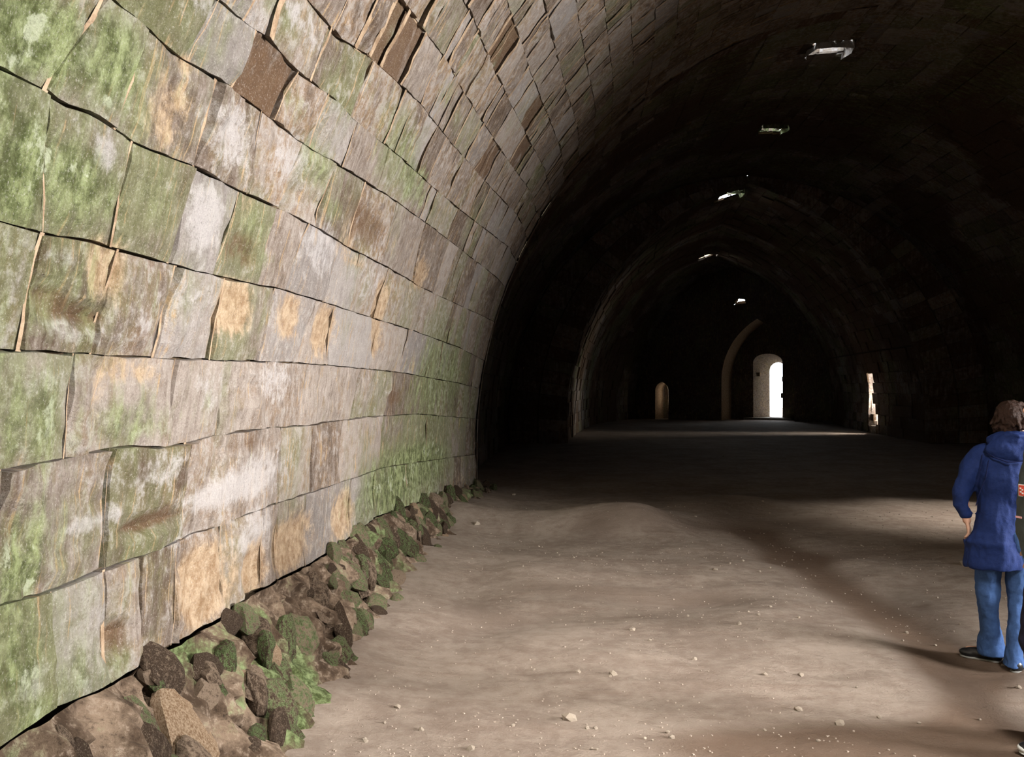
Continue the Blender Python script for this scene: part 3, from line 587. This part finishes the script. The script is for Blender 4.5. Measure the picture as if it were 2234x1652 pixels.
mb=MB()
for i in range(1500):
    y=3.9+8*rr.random()**1.6; x=rr.uniform(center(y)-6.3,min(center(y)+4,y*.6)); s=rr.uniform(.0015,.0035)*(1+y/14)
    if math.hypot(x-2.7,y-4.8)<1.1: continue
    mb.box((x,y,floor_z(x,y)+s*.4),(s,s,s*.7),rr.random()*3)
g=mb.build('grit',M['grit'],None,'stuff'); tag(g,'fine pale grit scattered over the earth floor','grit')
# ------------------------------------------------------------------ outside the far door
gw=empty('garden_wall',EW(2.2,7.5,0),'sunlit pale stone wall seen through the far doorway','wall',rz=-PH)
for j in range(5):
    for i in range(6):
        mb=MB(); mb.box((-2.0+i*.62+(j%2)*.3,0,.2+j*.36),(.295,.2,.165),wr=[(.1,.4,.0,.4)]*8,tone=R_.random()); mb.build('stone_block',M['stone'],gw)
sh=empty('shrub',EW(1.25,5.0,0),'green shrub growing outside beside the far doorway','plant')
st=MB(); lf=MB()
for i in range(60):
    a=R_.random()*6.28; r=R_.random()*.35; z=.1+R_.random()*.9; c=Vector((r*math.cos(a),r*math.sin(a),z)); s=.05
    d=Vector((R_.gauss(0,1),R_.gauss(0,1),R_.gauss(0,1))).normalized()*s; e=d.orthogonal().normalized()*s*.5
    lf.add([tuple(c-d),tuple(c+e),tuple(c+d),tuple(c-e)],[(0,1,2,3)])
    if i<10: st.box((r*.5*math.cos(a),r*.5*math.sin(a),z*.5),(.008,.008,z*.5))
lf.build('foliage',M['leaf'],sh,'stuff'); st.build('stem',M['crevice'],sh)
mb=MB(); vs=[EW(a,b,.0) for a,b in ((-8,3.35),(12,3.35),(12,30),(-8,30))]; mb.add(vs,[(0,1,2,3)]); og=mb.build('ground',M['earth'],None,'structure')
# ------------------------------------------------------------------ people
class Blob:
    def __init__(s): s.bm=bmesh.new()
    def ell(s,c,r,rot=None,seg=20,rings=12):
        m=Matrix.Translation(c)@(rot.to_matrix().to_4x4() if rot else Matrix.Identity(4))@Matrix.Diagonal((*r,1))
        bmesh.ops.create_uvsphere(s.bm,u_segments=seg,v_segments=rings,radius=1,matrix=m); return s
    def cap(s,p,q,r0,r1,seg=18,flat=1.0):
        p=Vector(p);q=Vector(q);d=q-p; L=d.length; rot=d.to_track_quat('Z','Y').to_matrix().to_4x4(); M4=Matrix.Translation(p)@rot
        rings=[]
        for k in range(1,5): a=-math.pi/2+k*math.pi/8; rings.append((r0*math.sin(a),r0*math.cos(a)))
        for k in range(1,5): rings.append((L*k/5,r0+(r1-r0)*k/5))
        for k in range(0,4): a=k*math.pi/8; rings.append((L+r1*math.sin(a),r1*math.cos(a)))
        vs=[[s.bm.verts.new(M4@Vector((r*math.cos(6.28319*i/seg),flat*r*math.sin(6.28319*i/seg),z))) for i in range(seg)] for z,r in rings]
        for A,B in zip(vs,vs[1:]):
            for i in range(seg): s.bm.faces.new((A[i],A[(i+1)%seg],B[(i+1)%seg],B[i]))
        s.bm.faces.new(vs[0][::-1]); s.bm.faces.new(vs[-1]); return s
    def chain(s,L):
        for (p,r0),(q,r1) in zip(L,L[1:]): s.cap(p,q,r0,r1)
        return s
    def loft(s,secs,seg=28):
        """secs: (z,cx,cy,rx,ry[,power])"""
        vs=[]
        for q in secs:
            z,cx,cy,rx,ry=q[:5]
            vs.append([s.bm.verts.new((cx+rx*math.cos(6.28319*i/seg),cy+ry*math.sin(6.28319*i/seg),z)) for i in range(seg)])
        for A,B in zip(vs,vs[1:]):
            for i in range(seg): s.bm.faces.new((A[i],A[(i+1)%seg],B[(i+1)%seg],B[i]))
        s.bm.faces.new(vs[0][::-1]); s.bm.faces.new(vs[-1]); return s
    def bake(s,name,mat,parent,voxel,smooth=4,amp=0,freq=8,stretch=(1,1,1)):
        bmesh.ops.recalc_face_normals(s.bm,faces=s.bm.faces)
        me=bpy.data.meshes.new(name); s.bm.to_mesh(me); s.bm.free(); o=bpy.data.objects.new(name,me); COL.objects.link(o)
        m=o.modifiers.new('r','REMESH'); m.mode='VOXEL'; m.voxel_size=voxel
        if smooth: m=o.modifiers.new('s','SMOOTH'); m.iterations=smooth; m.factor=.5
        dg=bpy.context.evaluated_depsgraph_get(); dg.update(); n=bpy.data.meshes.new_from_object(o.evaluated_get(dg)); n.name=name
        o.modifiers.clear(); o.data=n; bpy.data.meshes.remove(me); n.materials.clear(); n.materials.append(mat)
        if amp:
            nr=[v.normal.copy() for v in n.vertices]
            for v,q in zip(n.vertices,nr):
                c=v.co; v.co=c+q*amp*fr(c.x*stretch[0],c.y*stretch[1],c.z*stretch[2],freq)
        n.polygons.foreach_set('use_smooth',[True]*len(n.polygons)); o.parent=parent; return o
def hand(b,wr,d,side,pn,k=1.0,curl=.5):
    """wrist point, pointing direction, thumb side vector, palm normal: palm plus five bent fingers"""
    wr=Vector(wr); d=Vector(d).normalized(); sd=Vector(side); sd=(sd-d*sd.dot(d)).normalized(); pn=d.cross(sd)*(1 if pn>0 else -1)
    b.cap(wr-d*.01,wr+d*.03,.023*k,.026*k); pc=wr+d*.05*k
    for i in (-1.4,-.5,.5,1.4): b.cap(wr+d*.02+sd*.008*i,wr+d*.088*k+sd*.0175*i*.72*k*1.45,.012*k,.0105*k)
    for i,L in ((1.4,.068),(.5,.078),(-.5,.072),(-1.4,.056)):
        p=wr+d*.088*k+sd*.0183*i*k*1.05; a=p+(d+pn*curl*.25).normalized()*L*.45*k; e=a+(d+pn*curl*.9).normalized()*L*.32*k; f=e+(d*.8+pn*curl*1.5).normalized()*L*.25*k
        b.chain([(p,.0092*k),(a,.0085*k),(e,.0078*k),(f,.0068*k)])
    p=wr+d*.025*k+sd*.022*k; a=p+(d*.6+sd*.8).normalized()*.034*k; e=a+(d*.9+sd*.35+pn*.3).normalized()*.03*k; f=e+(d+pn*.4).normalized()*.022*k
    b.chain([(p,.013*k),(a,.0115*k),(e,.0095*k),(f,.008*k)])
def head(b,c,yaw,k=1.0):
    """c centre of the skull, yaw: facing direction angle in the local plane"""
    c=Vector(c); f=Vector((math.cos(yaw),math.sin(yaw),0)); r=Vector((f.y,-f.x,0)); up=Vector((0,0,1)); Q=Matrix((r,f,up)).transposed().to_quaternion()
    b.ell(c+up*.012,(.076*k,.094*k,.098*k),Q); b.ell(c+f*.022-up*.045,(.060*k,.072*k,.068*k),Q); b.ell(c+f*.058-up*.088,(.026*k,.024*k,.02*k),Q)
    b.cap(c+f*.088+up*.005,c+f*.108-up*.026,.008*k,.013*k); b.ell(c+f*.098-up*.034,(.018*k,.012*k,.009*k),Q)
    b.ell(c+f*.086-up*.060,(.024*k,.010*k,.0055*k),Q); b.ell(c+f*.084-up*.070,(.021*k,.011*k,.0065*k),Q)
    for s in(-1,1):
        b.ell(c+f*.076+r*s*.031+up*.022,(.022*k,.012*k,.007*k),Q); b.ell(c+f*.062+r*s*.042-up*.028,(.020*k,.018*k,.018*k),Q)
        b.ell(c+r*s*.078-f*.006-up*.012,(.008*k,.018*k,.032*k),Q); b.ell(c+r*s*.080-f*.006-up*.032,(.007*k,.01*k,.01*k),Q)
    return f,r
def eyes(c,f,r,parent):
    for s in(-1,1):
        mb=Blob(); mb.ell(Vector(c)+f*.0735+r*s*.031+Vector((0,0,.004)),(.0125,.0125,.0115)); mb.bake('eye',M['white'],parent,.003,1)
        mb=Blob(); mb.ell(Vector(c)+f*.083+r*s*.031+Vector((0,0,.004)),(.0052,.0035,.0055)); mb.bake('iris',M['iris'],parent,.0015,1)
# ---- person in the blue coat
g0=floor_z(2.97,5.36)
p1=empty('person',(2.99,5.36,g0),'person seen from behind in a long navy hooded coat and light blue jeans, walking away','person',rz=-math.radians(29))
b=Blob()
hc=(.085,.045,1.515); yaw=math.radians(62)
f1,r1=head(b,hc,yaw,1.0)
b.cap((.07,.02,1.34),(.08,.03,1.45),.058,.052)
b.loft([(.80,.02,0,.10,.08),(.86,.01,0,.118,.095),(.94,.01,0,.118,.095),(1.06,.025,0,.125,.095),(1.18,.035,.005,.145,.11),(1.28,.045,.01,.155,.10),(1.34,.055,.01,.13,.08),(1.37,.06,.015,.07,.06)])
hipL=(-.055,0,.84);knL=(-.062,.045,.46);anL=(-.048,.13,.10);hipR=(.095,0,.84);knR=(.105,.06,.47);anR=(.078,-.02,.09)
b.chain([(hipL,.076),(knL,.050),((-.057,.08,.3),.046),(anL,.034)]); b.chain([(hipR,.076),(knR,.046),((.094,.02,.3),.040),(anR,.033)])
b.cap((anL[0],anL[1],.05),(anL[0]-.12,anL[1]+.05,.035),.036,.03); b.cap((anR[0],anR[1],.05),(anR[0]+.03,anR[1]+.13,.035),.036,.03)
shL=(-.105,.02,1.295); elL=(-.203,-.03,1.075); wrL=(-.178,-.025,.925)
shR=(.205,.02,1.295); elR=(.262,.06,1.07); wrR=(.20,.25,1.02)
b.chain([(shL,.052),(elL,.040),(wrL,.026)]); b.chain([(shR,.052),(elR,.040),(wrR,.026)])
hand(b,wrL,(.20,.0,-1),(.1,1,0),-1,.95,.9); hand(b,wrR,(-.3,1,.2),(-.7,0,.7),1,.95,.8)
body=b.bake('body',M['skin'],p1,.0048,2)
eyes(hc,f1,r1,p1)
# coat
b=Blob()
b.loft([(.615,-.028,.005,.162,.135),(.64,-.028,.005,.168,.142),(.74,-.022,.005,.164,.14),(.775,-.028,0,.168,.145),(.80,-.012,0,.148,.135),(.84,-.002,0,.134,.13),(.95,.006,0,.132,.13),(1.06,.016,0,.135,.128),(1.18,.032,0,.158,.135),(1.27,.048,.005,.165,.125),(1.335,.055,.01,.135,.10),(1.385,.065,.02,.085,.075)])
b.chain([((-.085,.015,1.295),.078),((-.15,0,1.20),.074),((-.198,-.028,1.08),.060),((-.203,-.03,1.0),.052),((-.181,-.026,.945),.041)])
b.chain([((.19,.015,1.295),.078),((.24,.02,1.20),.074),((.265,.06,1.07),.064),((.235,.17,1.04),.056),((.212,.225,1.025),.048)])
coat=b.bake('coat',M['navy'],p1,.008,5,.020,5.5,(1.2,1.2,.8))
b=Blob(); b.ell((.065,-.02,1.395),(.128,.10,.062)); b.ell((.055,-.075,1.345),(.125,.055,.075)); b.ell((.08,-.03,1.43),(.098,.088,.035)); b.bake('hood',M['navy'],p1,.007,4,.014,9)
def strip(name,pts,wd,mat,parent,th=.004):
    b=Blob()
    for p,q in zip(pts,pts[1:]): b.cap(p,q,wd,wd,8)
    return b.bake(name,mat,parent,.0028,1)
strip('seam',[(-.075,-.072,1.335),(-.02,-.128,1.30),(.05,-.150,1.275),(.13,-.140,1.285)],.0045,M['navydark'],p1)
strip('seam',[(-.085,-.075,1.31),(-.095,-.103,1.22),(-.115,-.088,1.12)],.0035,M['navydark'],p1)
strip('seam',[(-.05,-.11,1.28),(-.065,-.125,1.18),(-.10,-.11,1.08),(-.12,-.09,1.0)],.0035,M['navydark'],p1)
# hair: short wavy mop with loose locks
b=Blob(); C=Vector(hc); up=Vector((0,0,1)); Q=Matrix((r1,f1,up)).transposed().to_quaternion()
b.ell(C+up*.034-f1*.018,(.093,.104,.094),Q); b.ell(C-f1*.05-up*.02,(.082,.062,.085),Q); b.ell(C+f1*.05+up*.075,(.07,.045,.035),Q)
rr=random.Random(3)
for i in range(150):
    a=rr.uniform(0,6.28); el=rr.uniform(-.75,1.4); n=(r1*math.cos(a)*math.cos(el)+f1*math.sin(a)*math.cos(el)+up*math.sin(el))
    if n.dot(f1)>.45 and n.z<.45: continue
    if abs(n.dot(r1))>.75 and n.z<.1 and n.dot(f1)>-.1: continue
    p=C+up*.02-f1*.012+Vector((n.x*.098,n.y*.098,n.z*.10)); t_=n.cross(Vector((rr.gauss(0,1),rr.gauss(0,1),0))).normalized()
    b.cap(p,p+(t_*.5-up*.7+n*.12).normalized()*.035,.013,.008,8)
b.bake('hair',M['hair'],p1,.0042,1,.006,30)
# jeans
b=Blob()
def leg(b,h,k,a,r):
    h,k,a=map(Vector,(h,k,a)); m=k.lerp(a,.5)
    b.chain([(h,r[0]),(h.lerp(k,.5),r[1]),(k,r[2]),(m,r[3]),(a+Vector((0,0,.03)),r[4])])
b.loft([(.80,.01,0,.125,.105),(.90,.01,0,.125,.105),(.95,.01,0,.115,.10)])
b.loft([(.045,-.040,.125,.076,.082),(.10,-.042,.118,.071,.076),(.22,-.050,.098,.065,.07),(.34,-.057,.072,.064,.068),(.46,-.062,.045,.067,.070),(.58,-.060,.028,.073,.078),(.70,-.056,.012,.080,.086),(.84,-.045,0,.086,.092)])
b.loft([(.030,.078,-.025,.064,.078),(.10,.080,-.018,.058,.070),(.22,.088,.005,.051,.064),(.34,.097,.032,.052,.064),(.46,.105,.06,.060,.068),(.58,.103,.04,.068,.076),(.70,.098,.018,.078,.085),(.84,.090,0,.084,.09)])
b.bake('jeans',M['jeans'],p1,.007,4,.016,8,(1,1,.75))
def shoe(parent,heel,ang,L,kmat='blackleather',toe=False,k=1.0):
    h=Vector(heel); d=Vector((math.cos(ang),math.sin(ang),0)); s=Vector((-d.y,d.x,0)); Q=Matrix((d,s,Vector((0,0,1)))).transposed().to_quaternion()
    b=Blob(); b.ell(h+d*.035+Vector((0,0,.045)),(.05,.037,.042),Q); b.ell(h+d*L*.5+Vector((0,0,.038)),(L*.42,.040,.034),Q); b.ell(h+d*(L-.055)+Vector((0,0,.030)),(.062,.045,.028),Q); o=b.bake('shoe',M[kmat],parent,.005,3)
    b=Blob()
    b.ell(h+d*.03+Vector((0,0,.008)),(.04,.036,.012),Q); b.ell(h+d*L*.5+Vector((0,0,.006)),(L*.48,.034,.010),Q); b.ell(h+d*(L-.06)+Vector((0,0,.006)),(.064,.046,.010),Q); b.bake('sole',M['sole' if not toe else 'white'],o,.004,1)
    if toe: b=Blob(); b.ell(h+d*(L-.035)+Vector((0,0,.026)),(.045,.040,.024),Q); b.bake('toe_cap',M['white'],o,.004,2)
    return o
s=shoe(p1,(anL[0]+.055,anL[1]-.02,.0),math.radians(165),.235); s=shoe(p1,(anR[0]-.0,anR[1]-.055,0),math.radians(66),.245)
# ---- person cut by the frame
g0=floor_z(2.5,4.1)
p2=empty('person',(2.425,4.10,g0),'person cut off by the right edge, grey-green jacket with a red badge and dark trousers','person',rz=-math.radians(30.5))
b=Blob(); hc=(.10,.0,1.60); f2,r2=head(b,hc,math.pi,1.03)
b.cap((.11,0,1.42),(.108,0,1.53),.06,.055)
b.loft([(.86,.1,0,.09,.11),(.92,.1,0,.12,.165),(1.02,.1,0,.12,.16),(1.16,.1,0,.105,.14),(1.3,.1,0,.12,.17),(1.4,.1,0,.11,.17),(1.45,.105,0,.07,.1)])
A1=(.19,.10,.09);A2=(.17,-.10,.09)
b.chain([((.11,.09,.9),.09),((.04,.095,.5),.058),(A1,.038)]); b.chain([((.11,-.09,.9),.09),((.03,-.10,.5),.058),(A2,.038)])
b.cap((A1[0],A1[1],.05),(A1[0]-.10,A1[1]+.03,.035),.037,.03); b.cap((A2[0],A2[1],.05),(A2[0]-.12,A2[1],.035),.037,.03)
b.chain([((.10,.19,1.37),.055),((.16,.24,1.10),.042),((.06,.22,.92),.028)]); b.chain([((.10,-.19,1.37),.055),((.16,-.24,1.10),.042),((.10,-.23,.88),.028)])
hand(b,(.06,.22,.92),(-.4,0,-1),(-1,0,0),1,1,.7); hand(b,(.10,-.23,.88),(-.1,0,-1),(-1,0,0),-1,1,.7)
b.bake('body',M['skin'],p2,.0055,2); eyes(hc,f2,r2,p2)
b=Blob(); b.loft([(.86,.10,0,.105,.17),(.90,.10,0,.125,.185),(1.0,.092,0,.14,.185),(1.08,.092,0,.138,.18),(1.2,.10,0,.138,.185),(1.33,.105,0,.125,.195),(1.42,.105,0,.11,.17),(1.47,.11,0,.075,.10)])
b.chain([((.11,.18,1.37),.08),((.165,.235,1.12),.066),((.075,.222,.95),.052)]); b.chain([((.11,-.18,1.37),.08),((.165,-.235,1.12),.066),((.10,-.232,.915),.052)])
b.bake('jacket',M['greycloth'],p2,.008,4,.014,7)
b=Blob(); b.ell((.115,0,1.50),(.085,.085,.045)); b.bake('collar',M['greycloth'],p2,.007,3,.006,9)
b=Blob(); b.loft([(.86,.10,0,.115,.165),(.98,.1,0,.115,.165)]); leg(b,(.10,.09,.86),(.045,.095,.54),(A1[0]-.0,A1[1],.07),(.10,.09,.078,.075,.082)); leg(b,(.10,-.09,.86),(.04,-.10,.54),(A2[0],A2[1],.07),(.10,.092,.082,.078,.085)); b.bake('trousers',M['darkcloth'],p2,.008,4,.01,8)
shoe(p2,(A1[0]+.05,A1[1],0),math.pi*.9,.26,'blackleather',True); shoe(p2,(A2[0]+.05,A2[1],0),math.pi,.26,'blackleather',True)
b=Blob(); b.ell((.10,0,1.64),(.098,.09,.085)); b.ell((.14,0,1.60),(.07,.085,.09)); b.bake('hair',M['hair'],p2,.005,1,.01,25)
# badge: white bordered red patch and a pink tape on the jacket's side towards the camera
def patch(name,c,hw,hh,mat,parent,n,th=.002):
    c=Vector(c); n=Vector(n).normalized(); u=Vector((n.y,-n.x,0)).normalized(); v=n.cross(u).normalized(); vs=[tuple(c+u*x*hw+v*y*hh+n*z*th) for x in(-1,1) for y in(-1,1) for z in(0,1)]
    m=MB(); m.add(vs,[(0,1,3,2),(4,6,7,5),(0,4,5,1),(2,3,7,6),(0,2,6,4),(1,5,7,3)]); return m.build(name,mat,parent)
BN=(-.72,-.7,0)
bd=patch('badge_border',(-.022,-.112,1.21),.020,.028,M['white'],p2,BN)
patch('badge_field',Vector((-.022,-.112,1.21))+Vector(BN)*.002,.016,.024,M['red'],bd,BN)
for a_,b_ in ((-.006,.010),(.006,.004),(-.004,-.006),(.007,-.012)):
    patch('badge_mark',Vector((-.022,-.112,1.21))+Vector(BN)*.004+Vector((.7*a_,-.7*a_,b_)),.004,.0035,M['white'],bd,BN)
patch('pink_tape',(-.036,-.100,1.085),.018,.0045,M['pink'],p2,BN)
